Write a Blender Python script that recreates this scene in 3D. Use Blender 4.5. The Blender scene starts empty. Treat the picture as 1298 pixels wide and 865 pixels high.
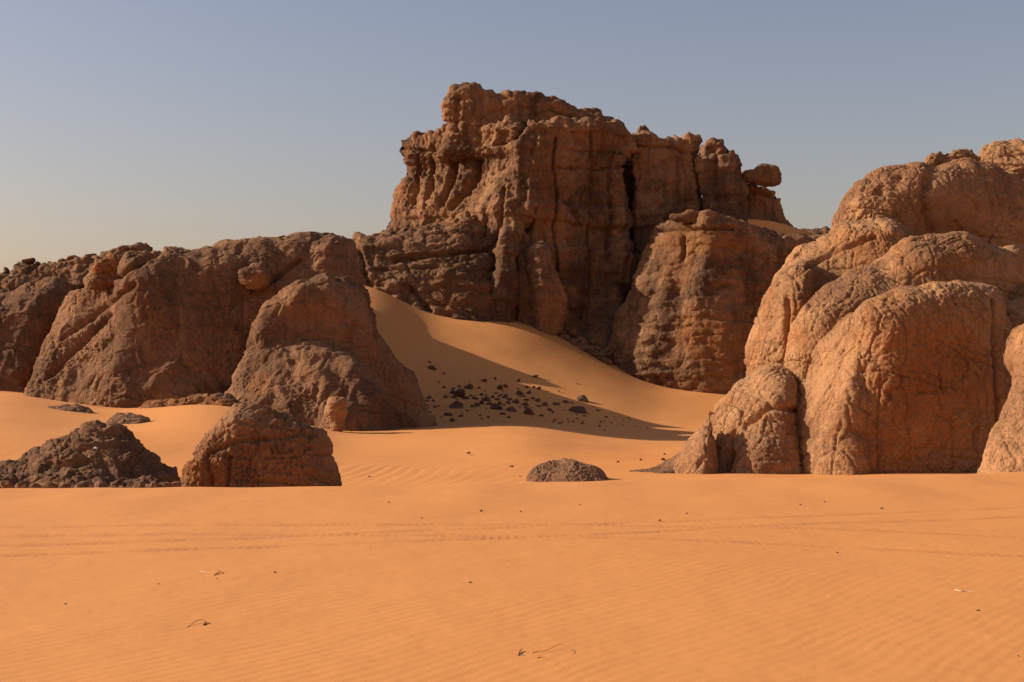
import bpy, bmesh, math, time
import numpy as np
from mathutils import Vector
from concurrent.futures import ThreadPoolExecutor

T0 = time.time()
sc = bpy.context.scene
C = sc.collection
f32 = np.float32

# ------------------------------------------------------------------ camera, sky, sun
EYE = 1.9            # camera height over the near sand
FPX = 1800.0         # focal length in pixels of a 1298 px wide picture
HX, HY = 649.0, 450.0   # picture column straight ahead, row of the horizon
cam_data = bpy.data.cameras.new("camera")
cam = bpy.data.objects.new("camera", cam_data)
C.objects.link(cam)
cam_data.lens = FPX / 1298.0 * 36.0
cam_data.clip_start = 0.1
cam_data.clip_end = 9000
cam.location = (0, 0, EYE)
cam.rotation_euler = (math.radians(90) + math.atan((HY - 432.5) / FPX), 0, 0)
sc.camera = cam

SUN_EL = math.radians(26.3)
SUN_AZ = math.radians(-82.5)      # from +Y (view direction), negative = to the left
world = bpy.data.worlds.new("World")
sc.world = world
world.use_nodes = True
wn = world.node_tree
sky = wn.nodes.new("ShaderNodeTexSky")
sky.sky_type = 'NISHITA'
sky.sun_disc = False
sky.sun_elevation = SUN_EL
sky.sun_rotation = SUN_AZ
sky.altitude = 900
sky.air_density = 1.5
sky.dust_density = 3.0
sky.ozone_density = 3.0
bg = wn.nodes["Background"]
tint = wn.nodes.new("ShaderNodeMix")
tint.data_type = 'RGBA'
tint.blend_type = 'MULTIPLY'
tint.inputs[0].default_value = 1.0
tint.inputs[7].default_value = (1.03, 0.79, 0.785, 1)
wn.links.new(sky.outputs[0], tint.inputs[6])
wn.links.new(tint.outputs[2], bg.inputs["Color"])
bg.inputs["Strength"].default_value = 0.107

sl = bpy.data.lights.new("sun", 'SUN')
sl.energy = 5.0
sl.angle = math.radians(0.5)
sl.color = (1.0, 0.91, 0.80)
sun = bpy.data.objects.new("sun", sl)
C.objects.link(sun)
sdir = Vector((math.cos(SUN_EL) * math.sin(SUN_AZ), math.cos(SUN_EL) * math.cos(SUN_AZ), math.sin(SUN_EL)))
sun.rotation_euler = sdir.to_track_quat('Z', 'Y').to_euler()
sun.location = (-40, 20, 60)

sc.view_settings.view_transform = 'Standard'
sc.view_settings.look = 'None'
sc.view_settings.exposure = 0.27
sc.view_settings.gamma = 1.0
sc.render.engine = 'CYCLES'
sc.cycles.max_bounces = 6
sc.cycles.diffuse_bounces = 2

# ------------------------------------------------------------------ numpy noise
rs = np.random.RandomState(7)
_perm = np.concatenate([rs.permutation(256)] * 3).astype(np.int32)
_g = rs.normal(size=(256, 3))
_g = (_g / np.linalg.norm(_g, axis=1)[:, None] * 1.5).astype(f32)
_j = rs.rand(256, 3).astype(f32)
POOL = ThreadPoolExecutor(4)

def _par(fn, p):
    n = len(p)
    if n < 20000:
        return fn(p)
    step = 60000
    parts = list(POOL.map(fn, [p[i:i + step] for i in range(0, n, step)]))
    return np.concatenate(parts)

def _perlin(p):
    pf = np.floor(p)
    i = pf.astype(np.int32) & 255
    f = (p - pf).astype(f32)
    u = f * f * f * (f * (f * 6 - 15) + 10)
    out = np.zeros(len(p), f32)
    for dx in (0, 1):
        a = _perm[(i[:, 0] + dx) & 255]
        wx = u[:, 0] if dx else 1 - u[:, 0]
        for dy in (0, 1):
            b = _perm[a + ((i[:, 1] + dy) & 255)]
            wy = u[:, 1] if dy else 1 - u[:, 1]
            for dz in (0, 1):
                h = _perm[b + ((i[:, 2] + dz) & 255)]
                wz = u[:, 2] if dz else 1 - u[:, 2]
                g = _g[h]
                d = g[:, 0] * (f[:, 0] - dx) + g[:, 1] * (f[:, 1] - dy) + g[:, 2] * (f[:, 2] - dz)
                out += wx * wy * wz * d
    return out

def perlin(p):
    return _par(_perlin, np.asarray(p, f32))

def _worley(p):
    b = np.floor(p - 0.5)
    n = len(p)
    F1 = np.full(n, 9, f32)
    F2 = np.full(n, 9, f32)
    for dx in (0, 1):
        for dy in (0, 1):
            for dz in (0, 1):
                c = b + np.array((dx, dy, dz), f32)
                ci = c.astype(np.int32) & 255
                h = _perm[_perm[_perm[ci[:, 0]] + ci[:, 1]] + ci[:, 2]]
                q = c + 0.12 + 0.76 * _j[h] - p
                d = np.sqrt((q * q).sum(1))
                F2 = np.minimum(F2, np.maximum(F1, d))
                F1 = np.minimum(F1, d)
    return np.stack([F1, F2], 1)

def worley(p):
    r = _par(_worley, np.asarray(p, f32))
    return r[:, 0], r[:, 1]

def fbm(p, octv=3, gain=0.5):
    a, s, out = 1.0, 1.0, 0
    for k in range(octv):
        out = out + a * perlin(p * s + 17.3 * k)
        a *= gain
        s *= 2.03
    return out

def sstep(a, b, x):
    t = np.clip((x - a) / (b - a), 0, 1)
    return t * t * (3 - 2 * t)

# ------------------------------------------------------------------ ground shape
def hermite(xk, yk, x):
    """smooth monotone curve through the knots (yk may be 2-D: knots x columns)"""
    xk = np.asarray(xk, float)
    yk = np.asarray(yk, float)
    if yk.ndim == 1:
        yk = yk[:, None]
    h = np.diff(xk)[:, None]
    d = np.diff(yk, axis=0) / h
    m = np.zeros_like(yk)
    prod = d[:-1] * d[1:]
    w1 = 2 * h[1:] + h[:-1]
    w2 = h[1:] + 2 * h[:-1]
    with np.errstate(divide='ignore', invalid='ignore'):
        hm = (w1 + w2) / (w1 / d[:-1] + w2 / d[1:])
    m[1:-1] = np.where(prod > 0, hm, 0)
    m[0] = d[0]
    m[-1] = d[-1]
    x = np.clip(x, xk[0], xk[-1])
    i = np.clip(np.searchsorted(xk, x) - 1, 0, len(xk) - 2)
    hh = h[i]
    t = ((x - xk[i]) / h[i, 0])[:, None]
    return (yk[i] * (2 * t**3 - 3 * t**2 + 1) + m[i] * hh * (t**3 - 2 * t**2 + t)
            + yk[i + 1] * (-2 * t**3 + 3 * t**2) + m[i + 1] * hh * (t**3 - t**2))

KX = [-500, 0, 150, 260, 450, 550, 650, 750, 850, 950, 1298, 1900]
def row(D, pys):
    return [EYE - (p - HY) / FPX * D for p in pys]
dcr = hermite([-500, 0, 430, 650, 1100, 1298, 1900], [19.0, 20.05, 20.4, 21.0, 22.1, 22.95, 25], np.array(KX, float))[:, 0]
GR = []   # (distance, heights)
for D in (1.0, 10, 17, 19, 19.7, 20.3, 20.9, 21.5, 22.1, 22.7, 23.4, 24.5, 26, 29, 33):
    GR.append((D, [-(0.115 * max(0, D - c) ** 1.22) for c in dcr]))
GR.append((36, [-2.08] * len(KX)))
GR += [(D, row(D, r)) for D, r in [
    (40, [622, 622, 622, 624, 624, 623, 622, 622, 620, 616, 610, 610]),
    (45, [598, 602, 602, 603, 606, 606, 606, 607, 606, 604, 600, 600]),
    (52, [552, 560, 565, 568, 585, 586, 585, 589, 592, 592, 590, 590]),
    (60, [520, 530, 541, 535, 564, 563, 561, 572, 578, 578, 575, 575]),
    (70, [500, 505, 522, 514, 548, 547, 545, 557, 565, 566, 562, 562]),
    (78, [495, 499, 516, 512, 544, 539.5, 537.5, 548, 558, 559, 555, 555]),
    (81, [490, 497, 514, 511, 543, 538, 536.2, 546, 556, 557, 552, 552]),
    (85, [480, 495, 512, 510, 538, 537, 537, 545, 553, 554, 548, 548]),
    (89, [475, 490, 508, 508, 524, 530, 534, 541, 549, 550, 545, 545]),
    (96, [470, 485, 500, 500, 480, 510, 520, 532, 543, 544, 540, 540]),
    (105, [465, 480, 480, 470, 425, 468, 485, 505, 525, 530, 530, 530]),
    (115, [455, 470, 460, 440, 380, 420, 442, 474, 503, 510, 515, 515]),
    (125, [450, 460, 440, 410, 358, 394, 404, 445, 484, 488, 500, 500]),
    (135, [445, 450, 430, 390, 350, 386, 392, 436, 474, 480, 490, 490]),
    (150, [445, 445, 430, 390, 350, 386, 392, 430, 470, 475, 480, 480]),
    (220, [446, 446, 440, 420, 420, 440, 440, 450, 468, 470, 470, 470]),
    (400, [452, 452, 452, 452, 452, 452, 452, 455, 458, 460, 460, 460]),
    (6000, [452] * 12)]]
GD = [g[0] for g in GR]
NPX, ND = 500, 2400
TPX = np.linspace(KX[0], KX[-1], NPX)
TS = np.linspace(math.log(1.0), math.log(6000), ND)
_rows = np.array([hermite(KX, g[1], TPX)[:, 0] for g in GR])
GTAB = hermite(GD, _rows, np.exp(TS))
# soften kinks across the field (not the near crest)
_k = np.exp(-0.5 * (np.arange(-8, 9) / 3.0) ** 2)
_k /= _k.sum()
_sm = np.apply_along_axis(lambda v: np.convolve(np.pad(v, 8, 'edge'), _k, 'valid'), 1, GTAB)
GTAB = _sm
GTAB = GTAB.astype(f32)

def polar(x, y):
    r = np.hypot(x, y)
    th = np.clip(np.arctan2(x, np.maximum(y, -1e9)), -0.62, 0.62)
    th = np.where(y <= 0, np.sign(x) * 0.62, th)
    return HX + FPX * np.tan(th), r * np.cos(th)

def gtab(px, D):
    u = np.clip((px - TPX[0]) / (TPX[1] - TPX[0]), 0, NPX - 1.001)
    v = np.clip((np.log(np.maximum(D, 1.0)) - TS[0]) / (TS[1] - TS[0]), 0, ND - 1.001)
    i = u.astype(int)
    j = v.astype(int)
    a = u - i
    b = v - j
    return ((GTAB[j, i] * (1 - a) + GTAB[j, i + 1] * a) * (1 - b)
            + (GTAB[j + 1, i] * (1 - a) + GTAB[j + 1, i + 1] * a) * b)

def ground(x, y):
    x = np.asarray(x, float)
    y = np.asarray(y, float)
    px, D = polar(x, y)
    return gtab(px, D)

def ground_z(x, y):
    return float(ground(np.array([x]), np.array([y]))[0])

def on_ground(px, py, dmin=2.0, dmax=200.0):
    """the point of the ground that is seen at (px, py)"""
    D = np.exp(np.linspace(math.log(dmin), math.log(dmax), 4000))
    z = gtab(np.full(len(D), float(px)), D)
    pz = EYE - (py - HY) / FPX * D
    k = np.argmax(z >= pz)
    d = D[k]
    return Vector(((px - HX) / FPX * d, d, float(z[k])))

# tyre tracks: picture polylines laid on the near sand
TRACKS = [
    ([(-300, 670), (0, 668), (320, 665), (500, 665), (700, 665), (900, 668), (1100, 672), (1298, 681), (1600, 700)], 0.16, 1.0),
    ([(-300, 683), (0, 680), (320, 678), (500, 678), (650, 680), (760, 681), (900, 685), (1000, 688), (1150, 697), (1298, 705), (1600, 724)], 0.18, 1.0),
    ([(-300, 714), (0, 704), (100, 701), (250, 696), (400, 691), (520, 687), (600, 683), (700, 680), (790, 676.5), (900, 670.5), (1100, 662), (1298, 655), (1600, 645)], 0.14, 1.05),
    ([(-300, 700), (0, 692), (150, 688), (300, 683), (450, 676.5), (560, 672), (700, 667), (833, 661.5), (900, 659), (1100, 651), (1298, 643), (1600, 632)], 0.14, 0.9),
]

def ground_detail(x, y):
    """ripples and tyre tracks, added on the mesh"""
    z = np.zeros_like(x)
    p = np.stack([x, y, np.zeros_like(x)], 1)
    D = y
    # tyre tracks
    m = (D > 10.5) & (D < 21) & (np.abs(x) < 16)
    xm, ym = x[m], y[m]
    pxm = HX + FPX * xm / ym
    dz = np.zeros_like(xm)
    trk = np.zeros_like(xm)
    pm = np.stack([xm, ym, np.zeros_like(xm)], 1)
    nz = perlin(pm * 9)
    nz2 = perlin(pm * np.array((2.2, 2.2, 1)) + 40)
    for k, (pl, w, a) in enumerate(TRACKS):
        kx = [q[0] for q in pl]
        kd = [EYE * FPX / (q[1] - HY) for q in pl]
        yc = hermite(kx, kd, pxm)[:, 0]
        t = (ym - yc) / w
        core = np.exp(-(t * 1.5) ** 4)
        rim = np.exp(-((np.abs(t) - 1.15) * 3.5) ** 2)
        tread = np.sin(xm * 2 * math.pi / 0.085 + np.abs(t) * 1.6 + nz * 0.8)
        amp = a * np.clip(0.75 + 0.9 * nz2, 0.15, 1.6)
        trk = np.maximum(trk, np.clip(amp, 0, 1.2) * core * (0.75 + 0.25 * np.clip(-tread + 0.8 * nz, -1, 1)))
        dz += amp * (-0.0090 * core + 0.0010 * core * tread + 0.0022 * rim * (1 + nz))
    z[m] += dz
    global TRK
    TRK = np.zeros_like(x)
    TRK[m] = trk
    # ripples on the valley sand
    m = (D > 38) & (D < 84)
    xm, ym = x[m], y[m]
    pm = np.stack([xm, ym, np.zeros_like(xm)], 1)
    wv = perlin(pm * 0.09) * 2.2 + perlin(pm * np.array((0.45, 0.2, 1)) + 9) * 0.35
    u = (xm * 0.90 - ym * 0.42 + wv * 1.1)
    lam = 0.62
    rip = np.sin(u * 2 * math.pi / lam)
    rip = rip + 0.25 * np.sin(2 * u * 2 * math.pi / lam + 0.8)
    mask = (0.35 + 0.65 * sstep(-0.3, 0.4, perlin(pm * 0.12 + 31))) * sstep(38, 42, ym) * (1 - sstep(76, 84, ym))
    px = HX + FPX * xm / ym
    mask *= 0.35 + 0.65 * sstep(330, 430, px) * (1 - sstep(640, 720, px))
    z[m] += 0.0075 * rip * mask
    # soft undulation everywhere
    z += 0.02 * perlin(p * 0.5 + 3) * sstep(2, 6, D) * (1 - sstep(24, 28, D))
    z += 0.022 * perlin(p * np.array((0.9, 0.4, 1)) + 23) * sstep(16, 19, D) * (1 - sstep(24, 28, D))
    far = sstep(34, 45, np.abs(D))
    z += far * (0.10 * perlin(p * 0.10 + 50) + 0.05 * perlin(p * 0.3 + 80))
    return z

# ------------------------------------------------------------------ materials
def new_mat(name):
    m = bpy.data.materials.new(name)
    m.use_nodes = True
    nt = m.node_tree
    b = nt.nodes["Principled BSDF"]
    b.inputs["Specular IOR Level"].default_value = 0.15
    b.inputs["Roughness"].default_value = 0.95
    return m, nt, b

def N(nt, kind, **kw):
    n = nt.nodes.new(kind)
    for k, v in kw.items():
        if k.startswith("i_"):
            n.inputs[k[2:].replace("_", " ")].default_value = v
        else:
            setattr(n, k, v)
    return n

def mixrgb(nt, fac, a, b, mode='MIX'):
    m = nt.nodes.new("ShaderNodeMix")
    m.data_type = 'RGBA'
    m.blend_type = mode
    for sock, v in ((0, fac), (6, a), (7, b)):
        if isinstance(v, (tuple, list)):
            m.inputs[sock].default_value = (*v, 1) if len(v) == 3 else v
        elif isinstance(v, (int, float)):
            m.inputs[sock].default_value = v
        else:
            nt.links.new(v, m.inputs[sock])
    return m.outputs[2]

def mrange(nt, v, a, b, c=0.0, d=1.0):
    m = N(nt, "ShaderNodeMapRange")
    m.inputs[1].default_value = a
    m.inputs[2].default_value = b
    m.inputs[3].default_value = c
    m.inputs[4].default_value = d
    nt.links.new(v, m.inputs[0])
    return m.outputs[0]

def math_(nt, op, a, b=0.0):
    m = N(nt, "ShaderNodeMath", operation=op)
    for s, v in ((0, a), (1, b)):
        if isinstance(v, (int, float)):
            m.inputs[s].default_value = v
        else:
            nt.links.new(v, m.inputs[s])
    return m.outputs[0]

def scaled_pos(nt, sx, sy, sz, rot=0.0):
    g = N(nt, "ShaderNodeNewGeometry")
    mp = N(nt, "ShaderNodeMapping")
    mp.inputs["Scale"].default_value = (sx, sy, sz)
    mp.inputs["Rotation"].default_value = (0, 0, rot)
    nt.links.new(g.outputs["Position"], mp.inputs["Vector"])
    return mp.outputs[0]

def noise(nt, vec, scale, detail=4, rough=0.5, dist=0.0):
    n = N(nt, "ShaderNodeTexNoise")
    n.inputs["Scale"].default_value = scale
    n.inputs["Detail"].default_value = detail
    n.inputs["Roughness"].default_value = rough
    n.inputs["Distortion"].default_value = dist
    nt.links.new(vec, n.inputs["Vector"])
    return n.outputs["Fac"]

def rock_material(name, light, dark, orange, s=1.0, streak=0.5, patch=0.5, bump=1.0):
    """weathered sandstone: base tone, grey-brown varnish in noise patches and run-down streaks, raw orange patches"""
    m, nt, b = new_mat(name)
    p = scaled_pos(nt, 1 / s, 1 / s, 1 / s)
    pv = scaled_pos(nt, 1.3 / s, 1.3 / s, 0.16 / s)
    n1 = noise(nt, p, 0.35, 5, 0.6)
    n2 = noise(nt, p, 3.2, 5, 0.65)
    st = noise(nt, pv, 1.1, 4, 0.6, 0.6)
    f1 = mrange(nt, math_(nt, 'ADD', n1, math_(nt, 'MULTIPLY', math_(nt, 'SUBTRACT', n2, 0.5), 0.45)), 0.40, 0.62)
    col = mixrgb(nt, f1, light, dark)
    fs = math_(nt, 'MULTIPLY', mrange(nt, st, 0.50, 0.72), streak)
    col = mixrgb(nt, fs, col, tuple(c * 0.62 for c in dark))
    fo = mrange(nt, noise(nt, p, 0.55, 3, 0.5, 0.4), 0.56, 0.70)
    at = N(nt, "ShaderNodeAttribute", attribute_name="raw")
    fo = math_(nt, 'MAXIMUM', math_(nt, 'MULTIPLY', fo, patch), at.outputs["Fac"])
    col = mixrgb(nt, fo, col, orange)
    sp = mrange(nt, noise(nt, p, 14, 3, 0.7), 0.3, 0.75, 0.72, 1.22)
    cc = N(nt, "ShaderNodeCombineColor")
    for i in range(3):
        nt.links.new(sp, cc.inputs[i])
    col = mixrgb(nt, 1.0, col, cc.outputs[0], 'MULTIPLY')
    nt.links.new(col, b.inputs["Base Color"])
    # fine relief below the mesh's own
    v = N(nt, "ShaderNodeTexVoronoi", feature='DISTANCE_TO_EDGE')
    v.inputs["Scale"].default_value = 3.4
    dsv = N(nt, "ShaderNodeVectorMath", operation='ADD')
    nn = N(nt, "ShaderNodeTexNoise")
    nn.inputs["Scale"].default_value = 2.0
    nt.links.new(p, nn.inputs["Vector"])
    sc_ = N(nt, "ShaderNodeVectorMath", operation='SCALE')
    sc_.inputs["Scale"].default_value = 0.5
    nt.links.new(nn.outputs["Color"], sc_.inputs[0])
    nt.links.new(p, dsv.inputs[0])
    nt.links.new(sc_.outputs[0], dsv.inputs[1])
    nt.links.new(dsv.outputs[0], v.inputs["Vector"])
    crack = mrange(nt, v.outputs["Distance"], 0.0, 0.10)
    crack = math_(nt, 'MULTIPLY', crack, mrange(nt, noise(nt, p, 0.8, 2), 0.42, 0.6))
    h = math_(nt, 'ADD', math_(nt, 'MULTIPLY', crack, 0.35), noise(nt, p, 7, 6, 0.72))
    bp = N(nt, "ShaderNodeBump")
    bp.inputs["Strength"].default_value = 0.9
    bp.inputs["Distance"].default_value = 0.12 * s * bump
    nt.links.new(h, bp.inputs["Height"])
    nt.links.new(bp.outputs[0], b.inputs["Normal"])
    return m

M_TAN = rock_material("tan_sandstone", (0.49, 0.245, 0.105), (0.29, 0.14, 0.063), (0.37, 0.14, 0.04), 1.0, 0.35, 0.5)
M_BROWN = rock_material("brown_varnished_sandstone", (0.33, 0.16, 0.072), (0.175, 0.085, 0.041), (0.34, 0.13, 0.04), 1.3, 0.45, 0.35)
M_CLIFF = rock_material("cliff_sandstone", (0.37, 0.182, 0.080), (0.145, 0.072, 0.036), (0.33, 0.13, 0.04), 2.2, 0.9, 0.45)
M_WARM = rock_material("warm_brown_sandstone", (0.34, 0.168, 0.078), (0.20, 0.098, 0.048), (0.36, 0.135, 0.04), 0.9, 0.45, 0.35)
M_DARK = rock_material("dark_stone", (0.20, 0.10, 0.055), (0.12, 0.06, 0.035), (0.2, 0.09, 0.045), 0.5, 0.3, 0.3, 0.5)

def sand_material():
    m, nt, b = new_mat("orange_sand")
    p = scaled_pos(nt, 1, 1, 1)
    n1 = noise(nt, p, 0.05, 3, 0.5)
    n2 = noise(nt, p, 1.3, 4, 0.6)
    n3 = noise(nt, p, 160, 2, 0.6)
    col = mixrgb(nt, mrange(nt, n1, 0.35, 0.65), (0.71, 0.284, 0.076), (0.67, 0.258, 0.066))
    col = mixrgb(nt, mrange(nt, n2, 0.35, 0.75, 0, 0.22), col, (0.73, 0.305, 0.092))
    col = mixrgb(nt, mrange(nt, n3, 0.3, 0.7, 0.0, 0.25), col, (0.50, 0.20, 0.075))
    at = N(nt, 'ShaderNodeAttribute', attribute_name='raw')     # sand turned over by tyres
    col = mixrgb(nt, math_(nt, 'MULTIPLY', at.outputs['Fac'], 0.38), col, (0.40, 0.145, 0.045))
    nt.links.new(col, b.inputs["Base Color"])
    # wind ripples, about a hand apart
    sx = N(nt, 'ShaderNodeSeparateXYZ')
    nt.links.new(p, sx.inputs[0])
    sep = sx.outputs[1]
    msk = mrange(nt, noise(nt, p, 0.45, 3), 0.30, 0.62, 0.15, 1.0)
    u = math_(nt, 'SUBTRACT', math_(nt, 'MULTIPLY', sx.outputs[0], 0.81), math_(nt, 'MULTIPLY', sx.outputs[1], 0.58))
    u = math_(nt, 'ADD', u, math_(nt, 'MULTIPLY', noise(nt, p, 0.35, 2, 0.5), 0.5))
    u = math_(nt, 'ADD', u, math_(nt, 'MULTIPLY', noise(nt, scaled_pos(nt, 1, 0.5, 1), 2.6, 2, 0.5), 0.07))
    rip = math_(nt, 'SINE', math_(nt, 'MULTIPLY', u, 2 * math.pi / 0.115))
    rip = math_(nt, 'MULTIPLY', math_(nt, 'ADD', rip, 1.0), 0.5)
    h = math_(nt, 'MULTIPLY', rip, math_(nt, 'MULTIPLY', math_(nt, 'MULTIPLY', msk, mrange(nt, sep, 10.5, 17.0, 1.0, 0.25)), 0.0014))
    h = math_(nt, 'ADD', h, math_(nt, 'MULTIPLY', noise(nt, p, 60, 3, 0.6), 0.0018))
    h = math_(nt, 'ADD', h, math_(nt, 'MULTIPLY', noise(nt, p, 1.6, 3, 0.6), 0.02))
    bp = N(nt, "ShaderNodeBump")
    bp.inputs["Strength"].default_value = 1.0
    bp.inputs["Distance"].default_value = 1.0
    nt.links.new(h, bp.inputs["Height"])
    nt.links.new(bp.outputs[0], b.inputs["Normal"])
    return m
M_SAND = sand_material()

# ------------------------------------------------------------------ object helpers
def mesh_obj(name, V, F, mat, parent=None, smooth=True, raw=None):
    me = bpy.data.meshes.new(name)
    V = np.ascontiguousarray(V, f32)
    F = np.ascontiguousarray(F, np.int32)
    k = F.shape[1]
    me.vertices.add(len(V))
    me.vertices.foreach_set("co", V.ravel())
    me.loops.add(F.size)
    me.loops.foreach_set("vertex_index", F.ravel())
    me.polygons.add(len(F))
    me.polygons.foreach_set("loop_start", np.arange(0, F.size, k, dtype=np.int32))
    me.polygons.foreach_set("use_smooth", np.full(len(F), smooth, bool))
    me.update(calc_edges=True)
    if raw is not None:
        a = me.attributes.new("raw", 'FLOAT', 'POINT')
        a.data.foreach_set("value", np.ascontiguousarray(raw, f32))
    me.materials.append(mat)
    o = bpy.data.objects.new(name, me)
    C.objects.link(o)
    if parent:
        o.parent = parent
        o.matrix_parent_inverse = parent.matrix_basis.inverted()
    return o

def tag(o, label, cat, group=None):
    o["label"] = label
    o["category"] = cat
    if group:
        o["group"] = group
    return o

def empty(name, loc):
    o = bpy.data.objects.new(name, None)
    C.objects.link(o)
    o.location = loc
    o.empty_display_size = 0.5
    return o

# ------------------------------------------------------------------ the sand, one sheet
def build_ground():
    half = math.atan(700 / FPX)
    th_in = np.arctan(np.linspace(-690, 690, 800) / FPX)
    th_l = np.linspace(-math.pi, -half, 60)[:-1]
    th_r = np.linspace(half, math.pi, 60)[1:-1]
    th = np.concatenate([th_l, th_in, th_r])
    def seg(a, b, n, log=True):
        return np.exp(np.linspace(math.log(a), math.log(b), n, endpoint=False)) if log else np.linspace(a, b, n, endpoint=False)
    r = np.concatenate([
        np.array([0.05, 1.0, 3.0]), seg(5, 13, 50), seg(13, 19.2, 140, False), seg(19.2, 25, 34, False), seg(25, 39, 12),
        seg(39, 84, 135), seg(84, 140, 75), seg(140, 400, 24), seg(400, 6000, 12), np.array([6000.0])])
    R, A = np.meshgrid(r, th, indexing='ij')
    X = (R * np.sin(A)).ravel()
    Y = (R * np.cos(A)).ravel()
    Z = ground(X, Y) + ground_detail(X, Y)
    nr, nt_ = R.shape
    i = np.arange(nr - 1)[:, None] * nt_
    j = np.arange(nt_)[None, :]
    j2 = (j + 1) % nt_
    F = np.stack([i + j, i + j2, i + nt_ + j2, i + nt_ + j], -1).reshape(-1, 4)
    F = F[:, ::-1]
    o = mesh_obj("sand", np.stack([X, Y, Z], 1), F, M_SAND, raw=TRK)
    o["kind"] = "structure"
    return o
build_ground()
print("ground", time.time() - T0)

# ------------------------------------------------------------------ rock masses from rounded lobes
def densify(P, n=3):
    """closed Catmull-Rom through the outline"""
    P = np.asarray(P, float)
    out = []
    m = len(P)
    for i in range(m):
        p0, p1, p2, p3 = P[i - 1], P[i], P[(i + 1) % m], P[(i + 2) % m]
        for t in np.arange(n) / n:
            out.append(0.5 * ((2 * p1) + (-p0 + p2) * t * 0.9 + (2 * p0 - 5 * p1 + 4 * p2 - p3) * t * t + (-p0 + 3 * p1 - 3 * p2 + p3) * t**3))
    return np.array(out)

TAPER = 0.30     # rocks narrow towards the back
class Lobe:
    def __init__(s, P, D, R=2.0, T=None, lean=0.0, yaw=0.0, warp=0.25, ws=0.5, round_=True, sy=1.0):
        s.D, s.R, s.lean, s.yaw, s.sy = D, R, lean, yaw, sy
        s.T = max(T if T else R * 1.2, R)
        s.warp, s.ws = warp, ws
        P = densify(P, 3) if round_ else np.asarray(P, float)
        cpx = P[:, 0].mean()
        s.xc = (cpx - HX) / FPX * D
        s.zc = EYE - (P[:, 1].max() - HY) / FPX * D      # reference height: foot of the outline
        y = np.full(len(P), D + R * 0.6)
        for _ in range(8):
            x = (P[:, 0] - HX) / FPX * y
            z = EYE - (P[:, 1] - HY) / FPX * y
            y = s.yf(x, z) + R * sy * 0.6
        s.X, s.Z, s.Y = x, z, y
        s.seed = float((abs(P[0, 0]) * 0.37 + P[0, 1] * 0.73) % 50)
    def yf(s, x, z):
        return s.D - s.yaw * (x - s.xc) + s.lean * (z - s.zc)
    def bounds(s):
        y0 = s.yf(s.X, s.Z).min()
        y1 = s.yf(s.X, s.Z).max() + 2 * s.T * s.sy
        return s.X.min(), s.X.max(), y0, y1, s.Z.min(), s.Z.max()
    def d2(s, x, z):
        """signed distance to the outline"""
        shp = x.shape
        x = x.ravel()
        z = z.ravel()
        best = np.full(x.shape, 1e9)
        ins = np.zeros(x.shape, bool)
        n = len(s.X)
        for i in range(n):
            ax, az, bx, bz = s.X[i], s.Z[i], s.X[(i + 1) % n], s.Z[(i + 1) % n]
            ex, ez = bx - ax, bz - az
            L = ex * ex + ez * ez + 1e-12
            t = np.clip(((x - ax) * ex + (z - az) * ez) / L, 0, 1)
            d = (x - ax - t * ex) ** 2 + (z - az - t * ez) ** 2
            best = np.minimum(best, d)
            c = (az > z) != (bz > z)
            ins ^= c & (x < ex * (z - az) / (ez if abs(ez) > 1e-12 else 1e-12) + ax)
        d = np.sqrt(best)
        d = np.where(ins, -d, d)
        if s.warp:
            q = np.stack([x / s.ws, z / s.ws, np.full(x.shape, s.seed)], 1) * 0.5
            d = d + s.warp * (perlin(q) + 0.5 * perlin(q * 2.3 + 5))
        return d.reshape(shp)
    def grid(s, xs, ys, zs):
        X, Z = np.meshgrid(xs, zs, indexing='ij')
        d = s.d2(X, Z).astype(f32)
        yf = s.yf(X, Z).astype(f32)
        q1 = (d + s.R)[:, None, :] + TAPER * np.maximum(0, ys.astype(f32)[None, :, None] - yf[:, None, :] - s.R)
        q2 = (np.abs((ys.astype(f32)[None, :, None] - yf[:, None, :]) / s.sy - s.T) - s.T + s.R) / math.sqrt(1 + s.yaw**2 * 0.5 + s.lean**2 * 0.5)
        return np.minimum(np.maximum(q1, q2), 0) + np.hypot(np.maximum(q1, 0), np.maximum(q2, 0)) - s.R
    def at(s, V):
        d = s.d2(V[:, 0], V[:, 2])
        q1 = d + s.R + TAPER * np.maximum(0, V[:, 1] - s.yf(V[:, 0], V[:, 2]) - s.R)
        q2 = (np.abs((V[:, 1] - s.yf(V[:, 0], V[:, 2])) / s.sy - s.T) - s.T + s.R) / math.sqrt(1 + s.yaw**2 * 0.5 + s.lean**2 * 0.5)
        return np.minimum(np.maximum(q1, q2), 0) + np.hypot(np.maximum(q1, 0), np.maximum(q2, 0)) - s.R

def smin(a, b, k):
    if k <= 0:
        return np.minimum(a, b)
    h = np.clip(0.5 + 0.5 * (b - a) / k, 0, 1)
    return b + (a - b) * h - k * h * (1 - h)

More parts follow.
